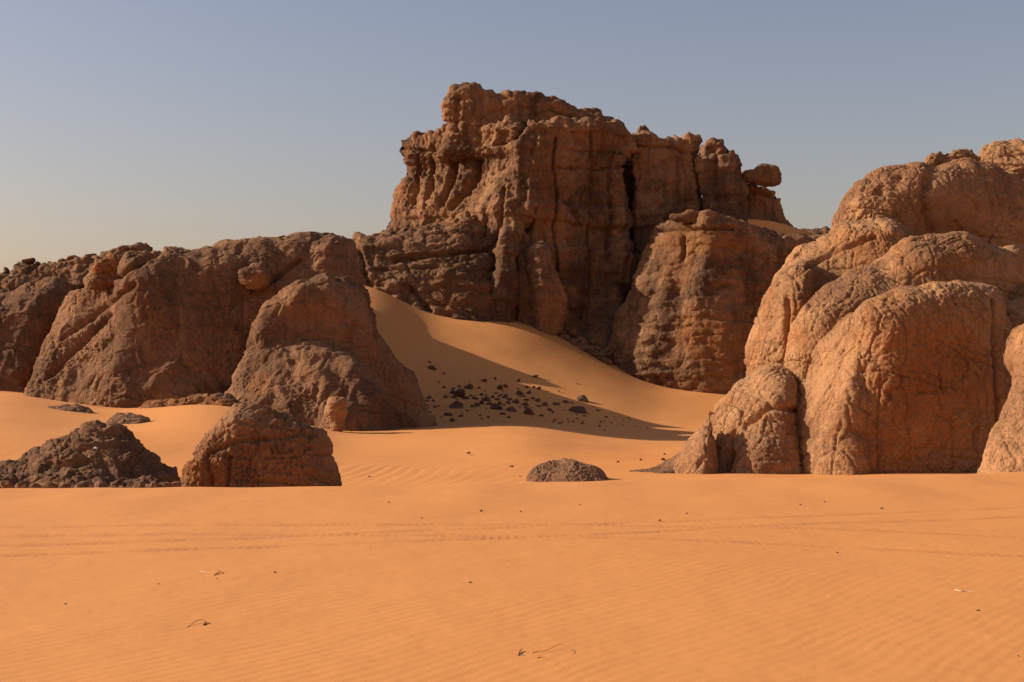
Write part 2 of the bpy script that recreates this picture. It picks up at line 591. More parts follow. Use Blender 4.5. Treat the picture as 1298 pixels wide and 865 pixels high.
def surface_nets(F, org, h):
    s = F < 0
    cnt = np.zeros(tuple(n - 1 for n in F.shape), np.int8)
    sl_ = [slice(0, -1), slice(1, None)]
    for a in (0, 1):
        for b in (0, 1):
            for c in (0, 1):
                cnt += s[sl_[a], sl_[b], sl_[c]]
    I = np.argwhere((cnt > 0) & (cnt < 8))
    vals = {}
    for a in (0, 1):
        for b in (0, 1):
            for c in (0, 1):
                vals[a, b, c] = F[I[:, 0] + a, I[:, 1] + b, I[:, 2] + c]
    acc = np.zeros((len(I), 3))
    num = np.zeros(len(I))
    for c0 in vals:
        for ax in range(3):
            if c0[ax]:
                continue
            c1 = list(c0)
            c1[ax] = 1
            c1 = tuple(c1)
            v0, v1 = vals[c0], vals[c1]
            m = (v0 < 0) != (v1 < 0)
            t = np.where(m, v0 / np.where(m, v0 - v1, 1), 0)
            pt = np.array(c0, float)[None] + t[:, None] * (np.array(c1) - np.array(c0))[None]
            acc += pt * m[:, None]
            num += m
    V = (I + acc / num[:, None]) * h + org
    ids = np.full(cnt.shape, -1, np.int32)
    ids[I[:, 0], I[:, 1], I[:, 2]] = np.arange(len(I))
    faces = []
    for ax in range(3):
        o1, o2 = [(1, 2), (2, 0), (0, 1)][ax]
        a = np.take(s, range(0, s.shape[ax] - 1), ax)
        b = np.take(s, range(1, s.shape[ax]), ax)
        E = np.argwhere(a != b)
        ok = (E[:, o1] > 0) & (E[:, o2] > 0) & (E[:, o1] < cnt.shape[o1]) & (E[:, o2] < cnt.shape[o2])
        E = E[ok]
        sg = a[E[:, 0], E[:, 1], E[:, 2]]
        def cell(d1, d2):
            q = E.copy()
            q[:, o1] -= d1
            q[:, o2] -= d2
            return ids[q[:, 0], q[:, 1], q[:, 2]]
        q = np.stack([cell(1, 1), cell(0, 1), cell(0, 0), cell(1, 0)], 1)
        q = np.where(sg[:, None], q, q[:, ::-1])
        faces.append(q)
    Fc = np.concatenate(faces)
    return V, Fc[(Fc >= 0).all(1)]

def face_normals(V, F):
    a, b, c, d = (V[F[:, i]] for i in range(4))
    n = np.cross(c - a, d - b)
    return n / (np.linalg.norm(n, axis=1)[:, None] + 1e-12)

def vert_normals(V, F):
    fn = np.cross(V[F[:, 2]] - V[F[:, 0]], V[F[:, 3]] - V[F[:, 1]])
    out = np.zeros_like(V)
    for i in range(4):
        for k in range(3):
            out[:, k] += np.bincount(F[:, i], fn[:, k], len(V))
    return out / (np.linalg.norm(out, axis=1)[:, None] + 1e-12)

def compact(V, F):
    used = np.zeros(len(V), bool)
    used[F.ravel()] = True
    m = np.cumsum(used) - 1
    return V[used], m[F]

def subdivide(V, F, lev):
    me = bpy.data.meshes.new("t")
    me.vertices.add(len(V))
    me.vertices.foreach_set("co", V.astype(f32).ravel())
    me.loops.add(F.size)
    me.loops.foreach_set("vertex_index", F.astype(np.int32).ravel())
    me.polygons.add(len(F))
    me.polygons.foreach_set("loop_start", np.arange(0, F.size, 4, dtype=np.int32))
    me.update(calc_edges=True)
    o = bpy.data.objects.new("t", me)
    C.objects.link(o)
    md = o.modifiers.new("s", 'SUBSURF')
    md.levels = lev
    md.render_levels = lev
    dg = bpy.context.evaluated_depsgraph_get()
    ev = o.evaluated_get(dg)
    m2 = ev.to_mesh()
    n = len(m2.vertices)
    V2 = np.empty(n * 3, f32)
    m2.vertices.foreach_get("co", V2)
    F2 = np.empty(len(m2.loops), np.int32)
    m2.loops.foreach_get("vertex_index", F2)
    ev.to_mesh_clear()
    bpy.data.objects.remove(o)
    bpy.data.meshes.remove(me)
    return V2.reshape(-1, 3).astype(float), F2.reshape(-1, 4)

def big_disp(V, n, s, amp):
    p = V / s
    d = amp * s * (0.26 * perlin(p * 0.36 + 11) + 0.07 * perlin(p * 0.95 + 23))
    r = 1 - np.abs(perlin(p * np.array((0.55, 0.55, 0.22)) + 5))
    d += amp * s * 0.22 * (r - 0.75)
    return d

def bedding(p, w):
    """thin grooves along gently dipping beds"""
    zz = p[:, 2] * 1.25 + 0.30 * p[:, 0] + 0.5 * w[:, 2]
    g = perlin(np.stack([p[:, 0] * 0.10, p[:, 1] * 0.10, zz], 1) + 61)
    gate = sstep(-0.1, 0.25, perlin(p * 0.4 + 87))
    return -np.exp(-(g / 0.035) ** 2) * gate

def fine_disp(V, n, s, style, amp):
    """relief along the normal: joints, flutes, ledges, rubble, by style; s = size of its features"""
    p = V / s
    w = np.stack([perlin(p * 0.9 + 3), perlin(p * 0.9 + 33), perlin(p * 0.9 + 63)], 1) * 0.35
    q = p + w
    steep = 1 - np.abs(n[:, 2])
    rough = 0.034 * (1 - 2 * np.abs(perlin(q * 5.1))) + 0.022 * (1 - 2 * np.abs(perlin(q * 11.3 + 7))) + 0.05 * perlin(q * 2.2 + 9)
    if style == 'dome':
        F1, F2 = worley(q * np.array((2.3, 2.3, 1.55)))
        G1, G2 = worley(q * np.array((0.95, 0.95, 0.6)) + 7)
        area = 0.35 + 0.65 * sstep(-0.25, 0.25, perlin(p * 0.5 + 77))
        d = 0.055 * area * (sstep(0, 0.14, F2 - F1) - 0.75) + 0.06 * (sstep(0, 0.09, G2 - G1) - 0.85) + bedding(p, w) * 0.09
        pit = sstep(0.50, 0.66, perlin(q * np.array((1.9, 1.9, 1.1)) + 90))
        d -= 0.14 * pit
        fl = 1 - np.abs(perlin(q * np.array((2.2, 2.2, 0.30)) + 15))
        d += 0.045 * steep * (fl - 0.75)
        d = d * 0.85 + rough * (0.55 + 0.5 * area)
    elif style == 'cliff':
        f1 = 1 - np.abs(perlin(q * np.array((0.9, 0.9, 0.10)) + 15)) * 1.6
        f2 = 1 - np.abs(perlin(q * np.array((2.6, 2.6, 0.28)) + 25)) * 1.6
        d = steep * (0.30 * (f1 - 0.6) + 0.10 * (f2 - 0.6))
        zz = p[:, 2] + 0.35 * w[:, 0]
        st = perlin(np.stack([p[:, 0] * 0.12, p[:, 1] * 0.12, zz * 1.1], 1) + 40)
        d += 0.16 * (sstep(0.05, 0.12, st) - 0.5) * steep
        st2 = perlin(np.stack([p[:, 0] * 0.25, p[:, 1] * 0.25, zz * 3.1], 1) + 51)
        d += 0.05 * (sstep(0.0, 0.12, st2) - 0.5) * steep
        F1, F2 = worley(q * np.array((1.1, 1.1, 0.75)) + 4)
        d += 0.05 * (sstep(0, 0.12, F2 - F1) - 0.8)
        top = sstep(0.35, 0.8, n[:, 2])
        K1, K2 = worley(q * 1.9 + 14)
        d += top * 0.42 * (0.6 - K1)
        d += rough * 1.1
    elif style == 'crag':
        top = sstep(0.35, 0.8, n[:, 2])
        T1, T2 = worley(q * 1.5 + 54)
        F1, F2 = worley(q * np.array((1.0, 1.0, 1.7)) + 2)
        K1, K2 = worley(q * np.array((2.5, 2.5, 3.6)) + 8)
        d = top * 0.22 * (0.6 - T1) + 0.19 * (0.65 - F1) + 0.07 * (sstep(0, 0.10, F2 - F1) - 0.8) + 0.10 * (0.6 - K1)
        zz = p[:, 2] + 0.4 * w[:, 1]
        st2 = perlin(np.stack([p[:, 0] * 0.3, p[:, 1] * 0.3, zz * 2.6], 1) + 51)
        d += 0.10 * (sstep(0.0, 0.15, st2) - 0.5)
        d += rough * 1.2 + bedding(p, w) * 0.08
    else:   # 'slab': downhill runnels, wrinkled skin
        F1, F2 = worley(q * np.array((1.9, 1.9, 1.5)) + 2)
        r1 = 1 - np.abs(perlin(q * np.array((1.5, 1.5, 0.55)) + 5)) * 1.7
        r2 = 1 - np.abs(perlin(q * np.array((3.4, 3.4, 1.6)) + 35)) * 1.7
        K1, K2 = worley(q * np.array((0.6, 0.6, 1.0)) + 18)
        area = sstep(-0.15, 0.35, perlin(p * 0.35 + 70))
        lg = 1 - np.abs(perlin(q * np.array((0.55, 0.55, 0.16)) + 41)) * 1.8
        d = 0.16 * (lg - 0.5) + 0.07 * (r1 - 0.5) + (0.02 + 0.05 * area) * (r2 - 0.5) + 0.03 * (0.6 - F1) + 0.06 * (sstep(0, 0.07, K2 - K1) - 0.8)
        d += bedding(p, w) * 0.07
        H1, H2 = worley(q * np.array((4.3, 4.3, 3.2)) + 28)
        d += (0.005 + 0.04 * area) * (sstep(0, 0.25, H2 - H1) - 0.6)
        d += rough * (0.45 + 0.8 * area)
    return d * s * amp

def to_px(V):
    return HX + FPX * V[:, 0] / V[:, 1], HY - FPX * (V[:, 2] - EYE) / V[:, 1]

def pl_dist(px, py, pl):
    best = np.full(px.shape, 1e9)
    for (ax, ay), (bx, by) in zip(pl[:-1], pl[1:]):
        ex, ey = bx - ax, by - ay
        t = np.clip(((px - ax) * ex + (py - ay) * ey) / (ex * ex + ey * ey + 1e-9), 0, 1)
        best = np.minimum(best, np.hypot(px - ax - t * ex, py - ay - t * ey))
    return best

STAT = [0]
QUEUE = []
HS = 1.14
def rock_part(name, lobes, mat, parent, h, s, style='dome', amp=1.0, big=1.0, k=0.6, others=(), cuts=(), raws=(), lev=2, label=None, cull_ground=True, tags=None):
    """lobes joined into one closed surface, relief added along its normal.
    cuts: grooves (polyline, half width px, depth m); raws: (px, py, rx, ry, strength) patches of unweathered rock"""
    h = h * HS
    B = np.array([l.bounds() for l in lobes])
    lo = np.array([B[:, 0].min(), B[:, 2].min(), B[:, 4].min()]) - 2.2 * h - 0.4
    hi = np.array([B[:, 1].max(), B[:, 3].max(), B[:, 5].max()]) + 2.2 * h + 0.4
    if cull_ground:
        gx = np.linspace(lo[0], hi[0], 20)
        gz = min(ground_z(x, y) for x in gx for y in np.linspace(lo[1], hi[1], 6))
        lo[2] = max(lo[2], gz - 2.5)
    ax = [np.arange(lo[i], hi[i] + h, h) for i in range(3)]
    F = None
    for l in lobes:
        g = l.grid(*ax)
        F = g if F is None else smin(F, g, k)
    F[:, :, 0] = np.maximum(F[:, :, 0], 0.01)
    V, Q = surface_nets(F, lo, h)
    n = vert_normals(V, Q)
    V = V + n * big_disp(V, n, s, big)[:, None]
    # faces buried in neighbouring parts or in the ground are dropped
    keep = np.ones(len(V), bool)
    for ol in others:
        b = ol.bounds()
        m = (V[:, 0] > b[0]) & (V[:, 0] < b[1]) & (V[:, 2] > b[4]) & (V[:, 2] < b[5]) & (V[:, 1] > b[2]) & (V[:, 1] < b[3])
        if m.any():
            idx = np.where(m)[0]
            keep[idx[ol.at(V[idx]) < -(0.9 * s + 0.3)]] = False
    if cull_ground:
        keep &= V[:, 2] > ground(V[:, 0], V[:, 1]) - 0.7
    kf = keep[Q].any(1)
    Q = Q[kf]
    V, Q = compact(V, Q)
    QUEUE.append(dict(name=name, mat=mat, parent=parent, s=s, style=style, amp=amp, cuts=cuts, raws=raws, lev=lev, label=label, V=V, Q=Q, tags=tags))

# depth seen in each 6 px cell, to spend the fine mesh only on what can be seen from about here
def depth_cells():
    W, H, c = 230, 150, 6.0
    Z = np.full((W, H), 1e9)
    for j in QUEUE:
        P = j['V'][j['Q']].mean(1)
        px, py = to_px(P)
        a = ((px + 30) / c).astype(int)
        b = (py / c).astype(int)
        m = (a >= 0) & (a < W) & (b >= 0) & (b < H)
        np.minimum.at(Z, (a[m], b[m]), P[m, 1])
    Zp = np.pad(Z, 2, mode='edge')
    M = np.full_like(Z, -1)
    for dx in range(5):
        for dy in range(5):
            M = np.maximum(M, Zp[dx:dx + W, dy:dy + H])
    return M, c

def finish_part(name, mat, parent, s, style, amp, cuts, raws, lev, label, V, Q, tags, M, c):
    fn = face_normals(V, Q)
    ctr = V[Q].mean(1)
    vd = ctr - np.array((0, 0, EYE))
    vd /= np.linalg.norm(vd, axis=1)[:, None]
    facing = (fn * vd).sum(1)
    front = facing < 0.22
    px, py = to_px(ctr)
    a = ((px + 30) / c).astype(int)
    b = (py / c).astype(int)
    inside = (a >= 0) & (a < M.shape[0]) & (b >= 0) & (b < M.shape[1]) & (px > -25) & (px < 1325) & (py < 634)
    dm = np.where(inside, M[np.clip(a, 0, M.shape[0] - 1), np.clip(b, 0, M.shape[1] - 1)], -1)
    front &= inside & (ctr[:, 1] < dm + 1.6 + s)
    if not front.any():
        front[:1] = True
    Vb, Qb = compact(V, Q[~front]) if (~front).any() else (np.zeros((0, 3)), np.zeros((0, 4), int))
    Vf, Qf = compact(V, Q[front])
    Vf, Qf = subdivide(Vf, Qf, lev)
    n = vert_normals(Vf, Qf)
    px, py = to_px(Vf)
    d = fine_disp(Vf, n, s, style, amp)
    wob = 2.0 * perlin(np.stack([px * 0.06, py * 0.06, px * 0], 1))
    for pl, wd, dep in cuts:
        dd = pl_dist(px + wob, py, pl) / wd
        d -= dep * np.exp(-dd ** 2)
    raw = np.zeros(len(Vf))
    if raws:
        wn_ = fbm(Vf / s * 0.8 + 5, 3)
        for (cx, cy, rx, ry, a) in raws:
            e = np.hypot((px - cx) / rx, (py - cy) / ry)
            raw = np.maximum(raw, a * sstep(1.15, 0.55, e + wn_ * 0.45))
    Vf = Vf + n * d[:, None]
    if len(Vb):
        allV = np.concatenate([Vf, Vb])
        allF = np.concatenate([Qf, Qb + len(Vf)])
        raw = np.concatenate([raw, np.zeros(len(Vb))])
    else:
        allV, allF = Vf, Qf
    STAT[0] += len(allF) * 2
    if parent:
        allV = allV  # parents sit at world positions; mesh_obj keeps world coordinates through the parent inverse
    o = mesh_obj(name, allV, allF, mat, parent, raw=raw)
    if label:
        o["label"] = label
    if tags:
        tag(o, *tags)
    print("  %-16s %7d quads (front %d)  %.1fs" % (name, len(allF), len(Qf), time.time() - T0))
    return o

def formation(name, label, cat, loc, parts, mat, h, s, group=None):
    """parts: list of dict(name, lobes, ...); neighbours hide each other's buried faces"""
    if len(parts) == 1:
        p = dict(parts[0])
        rock_part(name, p.pop('lobes'), p.pop('mat', mat), None, p.pop('h', h), p.pop('s', s), tags=(label, cat, group), **p)
        return
    root = empty(name, loc)
    tag(root, label, cat, group)
    bpy.context.view_layer.update()
    for p in parts:
        oth = [l for q in parts if q is not p for l in q['lobes']]
        q = dict(p)
        rock_part(q.pop('name'), q.pop('lobes'), q.pop('mat', mat), root, q.pop('h', h), q.pop('s', s), others=oth, **q)
    return root

L = Lobe
# ---- right-hand rock mass ------------------------------------------------
formation("rock_massif",
    "large tan mass of stacked rounded sandstone domes filling the right side", "rock formation", (15, 52, -2.2), [
    dict(name="summit_dome", style='dome', lobes=[
        L([(1062, 640), (1060, 300), (1064, 272), (1075, 250), (1095, 229), (1130, 214), (1175, 206), (1220, 203), (1262, 207), (1300, 232), (1350, 300), (1380, 640)], 55, R=1.9, T=5, lean=0.0, yaw=-0.22)], big=.7,
        raws=[(1180, 280, 60, 40, .5)], cuts=[([(1176, 225), (1172, 245), (1180, 300)], 6, 0.35)]),
    dict(name="shoulder_dome", style='dome', k=1.3, big=.7, lobes=[
        L([(985, 640), (978, 470), (985, 400), (1000, 350), (1020, 316), (1060, 293), (1100, 278), (1130, 275), (1150, 290), (1170, 330), (1180, 400), (1180, 640)], 51.2, R=2.2, T=4, lean=0.06, yaw=0.20),
        L([(935, 640), (938, 560), (950, 480), (951, 440), (962, 405), (974, 368), (1000, 346), (1030, 330), (1040, 400), (1030, 470), (1020, 640)], 49.9, R=1.5, T=3.0, lean=0.12, yaw=0.35, warp=0.15)],
        raws=[(1110, 320, 40, 30, .5)], cuts=[([(1005, 350), (1060, 318), (1110, 300)], 3, 0.22), ([(998, 380), (1000, 470)], 3, 0.25)]),
    dict(name="middle_dome", style='dome', lobes=[
        L([(1005, 640), (1000, 520), (1004, 460), (1012, 425), (1024, 394), (1047, 362), (1082, 341), (1116, 330), (1142, 308), (1176, 295), (1215, 293), (1262, 310), (1310, 345), (1350, 640)], 48.6, R=1.8, T=4, lean=0.0, yaw=-0.2)], big=.7,
        raws=[(1190, 340, 60, 25, .4)]),
    dict(name="front_pillar", style='dome', lobes=[
        L([(1072, 640), (1078, 500), (1084, 440), (1090, 402), (1108, 379), (1145, 365), (1190, 361), (1240, 359), (1262, 366), (1278, 395), (1295, 640)], 46.0, R=1.5, T=3.5, lean=0.02, yaw=-0.24, warp=0.12)], big=.5,
        raws=[(1180, 470, 95, 120, .55), (1130, 570, 60, 60, .4)], cuts=[([(1116, 480), (1111, 540), (1114, 600)], 1.5, 0.10), ([(1258, 380), (1262, 470), (1268, 600)], 2.5, 0.25)]),
    dict(name="rear_pillar", style='dome', lobes=[
        L([(1245, 640), (1245, 400), (1262, 372), (1290, 368), (1320, 380), (1350, 640)], 47.6, R=1.6, T=3, lean=0.1, yaw=-0.1, warp=0.12)]),
    dict(name="side_buttress", style='dome', lobes=[
        L([(1000, 640), (1004, 560), (1016, 500), (1035, 455), (1060, 420), (1090, 400), (1112, 440), (1108, 560), (1112, 640)], 45.4, R=1.8, T=2.5, lean=0.28, yaw=0.6, warp=0.15)],
        cuts=[([(1040, 520), (1030, 610)], 1.4, 0.06), ([(1066, 530), (1052, 610)], 1.4, 0.08)]),
    dict(name="knuckle", style='dome', lobes=[
        L([(884, 640), (892, 575), (905, 520), (928, 490), (958, 468), (985, 462), (1004, 474), (1013, 500), (1016, 540), (1012, 640)], 46.0, R=1.7, T=2.5, lean=0.5, yaw=0.3, warp=0.12)],
        cuts=[([(945, 540), (975, 515), (1010, 520)], 4, 0.25), ([(925, 575), (912, 612)], 5, 0.5), ([(930, 545), (922, 600)], 2.5, .2)]),
    dict(name="toe", style='dome', lobes=[
        L([(845, 640), (856, 595), (878, 558), (890, 532), (903, 515), (910, 540), (905, 590), (900, 640)], 45.7, R=1.2, T=1.6, lean=0.35, yaw=0.35, warp=0.1)]),
    ], M_TAN, 0.15, 1.0)
# far right rock, and boulders on top
formation("rock_outcrop", "tan rock cut by the right edge of the view, standing before the dark pillar", "rock", (14, 40, -2.2), [
    dict(lobes=[L([(1248, 640), (1262, 560), (1288, 508), (1296, 480), (1290, 455), (1298, 428), (1320, 402), (1400, 380), (1480, 640)], 39, R=1.6, T=2.5, lean=0.3, yaw=0.35, warp=0.12)], style='dome')], M_TAN, 0.11, 0.9)
formation("rock_outcrop", "knobbly tan rock at the right edge behind the summit dome of the right mass", "rock", (19, 58, 5), [
    dict(lobes=[L([(1243, 260), (1244, 200), (1250, 188), (1266, 182), (1298, 181), (1335, 188), (1350, 300), (1290, 300)], 58, R=1.5, T=2.5, lean=0.2, yaw=0.2, warp=0.12)], style='crag', amp=.8)], M_TAN, 0.14, 0.9)
formation("boulder", "flat cracked boulder lying on top of the right rock mass", "boulder", (17.5, 57, 8), [
    dict(lobes=[L([(1174, 214), (1177, 198), (1190, 195), (1205, 195), (1216, 189), (1230, 190), (1242, 202), (1242, 214)], 57.5, R=0.22, T=0.9, warp=0.10)], style='crag', amp=1.0, big=.4, cull_ground=False)], M_TAN, 0.10, 0.6)
formation("rock_outcrop", "low pitted grey-brown hump in the sand at the left foot of the right mass", "rock", (4.5, 45, -2), [
    dict(lobes=[L([(765, 650), (788, 610), (805, 598), (828, 587), (855, 580), (880, 586), (900, 650)], 45.5, R=0.9, T=1.6, lean=1.0, warp=0.08)], style='slab', amp=.5)], M_WARM, 0.10, 0.8)

# ---- left-hand rock mass ------------------------------------------------
formation("rock_massif",
    "wide brown varnished sandstone massif with sloping slabs on the left", "rock formation", (-14, 80, -2), [
    dict(name="rear_plateau", style='crag', lobes=[
        L([(-120, 520), (-100, 345), (0, 346), (20, 336), (50, 338), (80, 331), (110, 328), (140, 322), (200, 330), (230, 520)], 92, R=2.0, T=5, lean=0.15, warp=0.35)],
        h=.3, amp=1.2),
    dict(name="rear_ridge", style='slab', k=1.5, big=.3, lobes=[
        L([(230, 560), (260, 318), (330, 303), (385, 299), (420, 303), (438, 312), (447, 345), (458, 400), (466, 560)], 83.5, R=1.6, T=4, lean=0.0, warp=0.15),
        L([(230, 560), (260, 322), (330, 306), (385, 302), (414, 303), (434, 312), (447, 342), (456, 400), (464, 560)], 90, R=1.8, T=4.5, lean=0.0, warp=0.2),
        L([(230, 560), (260, 332), (330, 312), (380, 308), (412, 314), (434, 330), (446, 362), (452, 560)], 98, R=1.8, T=5, lean=0.0, warp=0.2),
        L([(240, 520), (260, 330), (330, 318), (385, 328), (415, 344), (434, 358), (446, 376), (450, 520)], 108, R=1.6, T=5, lean=0.0, warp=0.2),
        L([(240, 520), (260, 335), (330, 325), (385, 335), (415, 350), (434, 360), (448, 372), (452, 520)], 117, R=1.2, T=3, lean=0.0, warp=0.2)], h=.5, lev=1),
    dict(name="left_slab", style='slab', lobes=[
        L([(-120, 560), (-100, 375), (0, 374), (40, 358), (66, 350), (84, 362), (84, 385), (68, 405), (50, 440), (36, 475), (22, 505), (15, 560)], 81, R=1.5, T=4, lean=0.8, yaw=-0.05, warp=0.2)]),
    dict(name="main_slab", style='slab', lobes=[
        L([(24, 570), (28, 508), (45, 470), (62, 425), (80, 388), (98, 360), (130, 338), (180, 328), (230, 335), (250, 400), (245, 480), (235, 570)], 75.2, R=1.4, T=6, lean=0.62, yaw=0.14, warp=0.2),
        L([(150, 570), (150, 335), (185, 319), (235, 317), (280, 308), (330, 300), (372, 294), (402, 295), (430, 303), (450, 330), (450, 570)], 77.2, R=2.0, T=6, lean=0.24, yaw=-0.26, warp=0.2)], big=.6,
        k=2.5, raws=[(225, 515, 80, 14, .5), (120, 515, 80, 12, .25)],
        cuts=[([(205, 318), (150, 350), (95, 365)], 3, 0.5), ([(140, 400), (110, 430), (60, 480)], 3.5, 0.4), ([(170, 360), (120, 400), (80, 430)], 3, .3), ([(380, 330), (345, 355), (320, 365)], 3, 0.5)]),
    dict(name="crag", style='crag', amp=.7, big=.5, lobes=[
        L([(110, 366), (116, 345), (130, 324), (144, 318), (150, 311), (162, 311), (178, 313), (192, 319), (215, 322), (205, 352), (150, 366)], 79.7, R=0.35, T=2.0, lean=0.35, yaw=-0.15, warp=0.15, round_=False)], h=.15,
        raws=[(135, 340, 24, 22, .8)]),
    dict(name="overhang", style='crag', amp=.5, big=.5, lobes=[
        L([(302, 350), (307, 338), (320, 332), (334, 336), (343, 349), (338, 362), (322, 366), (309, 362)], 78.5, R=0.35, T=1.2, lean=0.1, yaw=0.0, warp=0.12)], h=.15,
        raws=[(322, 358, 22, 10, .9)]),
    dict(name="upper_dome", style='slab', lobes=[
        L([(335, 570), (345, 400), (358, 362), (378, 332), (394, 308), (412, 299), (432, 301), (442, 310), (450, 345), (464, 385), (476, 420), (488, 570)], 78, R=1.8, T=4, lean=0.2, yaw=-0.1, warp=0.2)]),
    dict(name="right_dome", style='slab', lobes=[
        L([(314, 570), (318, 430), (325, 404), (342, 382), (370, 360), (404, 346), (436, 348), (458, 378), (481, 420), (503, 457), (526, 483), (536, 512), (535, 570)], 75.4, R=1.5, T=4.5, lean=0.12, yaw=-0.26, warp=0.15)],
        raws=[(390, 395, 50, 22, .6)], amp=1.1),
    dict(name="front_dome", style='slab', lobes=[
        L([(275, 575), (284, 520), (300, 470), (318, 441), (345, 424), (376, 422), (412, 436), (450, 457), (478, 490), (495, 530), (500, 575)], 71.3, R=2.4, T=4, lean=0.50, yaw=0.25, warp=0.15)],
        amp=1.1, raws=[(330, 490, 18, 16, .4)]),
    dict(name="front_toe", style='slab', amp=.7, lobes=[
        L([(395, 575), (405, 530), (425, 508), (448, 506), (464, 524), (472, 575)], 70.8, R=0.9, T=1.6, lean=0.3, warp=0.08)]),
    dict(name="foot_ledge", style='crag', amp=.6, lobes=[
        L([(165, 545), (180, 517), (205, 508), (250, 501), (292, 503), (305, 545)], 71.5, R=0.7, T=1.5, lean=0.6, warp=0.1)],
        raws=[(235, 515, 70, 14, .8)], h=.15),
    ], M_BROWN, 0.24, 1.12)
formation("standing_stone", "small upright tan stone with a narrow foot before the left mass", "rock", (-8.3, 69, -2), [
    dict(lobes=[L([(419, 550), (417, 538), (412, 525), (415, 508), (424, 502), (436, 505), (440, 518), (436, 535), (432, 550)], 69, R=0.45, T=0.55, warp=0.05)], style='crag', amp=.5, big=.3)], M_TAN, 0.07, 0.6)

# ---- near boulders in the valley ------------------------------------------------
formation("boulder", "low dark layered rock hump half buried in sand at the lower left", "boulder", (-11.5, 39, -2), [
    dict(lobes=[L([(-60, 660), (-50, 600), (0, 590), (22, 583), (48, 568), (75, 556), (105, 546), (130, 544), (150, 549), (170, 563), (192, 584), (212, 602), (228, 640), (230, 660)], 38.5, R=1.3, T=2.0, lean=0.75, yaw=0.0, warp=0.12),
               L([(-60, 660), (-40, 606), (20, 602), (90, 600), (160, 608), (215, 620), (230, 660)], 37.4, R=0.5, T=1.2, lean=0.9, warp=0.08)],
         style='crag', amp=1.0, big=.5, k=.3)], M_BROWN, 0.10, 0.75)
formation("boulder", "big brown boulder with an undercut orange face near the left centre", "boulder", (-7, 37, -2), [
    dict(lobes=[L([(223, 660), (226, 605), (238, 582), (255, 562), (268, 542), (284, 522), (312, 514), (342, 520), (370, 531), (392, 545), (406, 550), (414, 575), (426, 602), (429, 660)], 36.2, R=0.6, T=1.9, lean=0.12, yaw=-0.12, warp=0.12)],
         style='slab', amp=1.2, big=.5, raws=[(260, 600, 34, 26, .7), (350, 600, 50, 24, .35)], cuts=[([(240, 585), (300, 560), (400, 552)], 3, 0.12), ([(262, 575), (272, 625)], 2.5, .15), ([(292, 580), (288, 625)], 3, .18)])], M_WARM, 0.09, 0.75)
formation("boulder", "small rounded wrinkled brown dome alone in the sand at centre", "boulder", (1.8, 43, -2), [
    dict(lobes=[L([(660, 650), (672, 604), (690, 591), (714, 584), (738, 585), (756, 594), (772, 610), (782, 650)], 42.0, R=0.7, T=1.3, lean=0.9, warp=0.10)], style='slab', amp=.55, big=.7)], M_WARM, 0.07, 0.6)
formation("boulder", "flat brown rock lying in the sand below the left slab, the left of two", "boulder", (-21, 68, -1), [
    dict(lobes=[L([(46, 532), (60, 517), (82, 512), (104, 515), (116, 524), (110, 534)], 66, R=0.35, T=1.1, lean=1.6, warp=0.08)], style='crag', amp=.5, big=.4)], M_WARM, 0.10, 0.8)
formation("boulder", "flat brown rock lying in the sand below the left slab, the right of two", "boulder", (-16, 62, -1), [
    dict(lobes=[L([(130, 545), (142, 528), (162, 524), (184, 528), (190, 536), (182, 546)], 61, R=0.35, T=1.0, lean=1.6, warp=0.08)], style='crag', amp=.5, big=.4)], M_WARM, 0.10, 0.8)

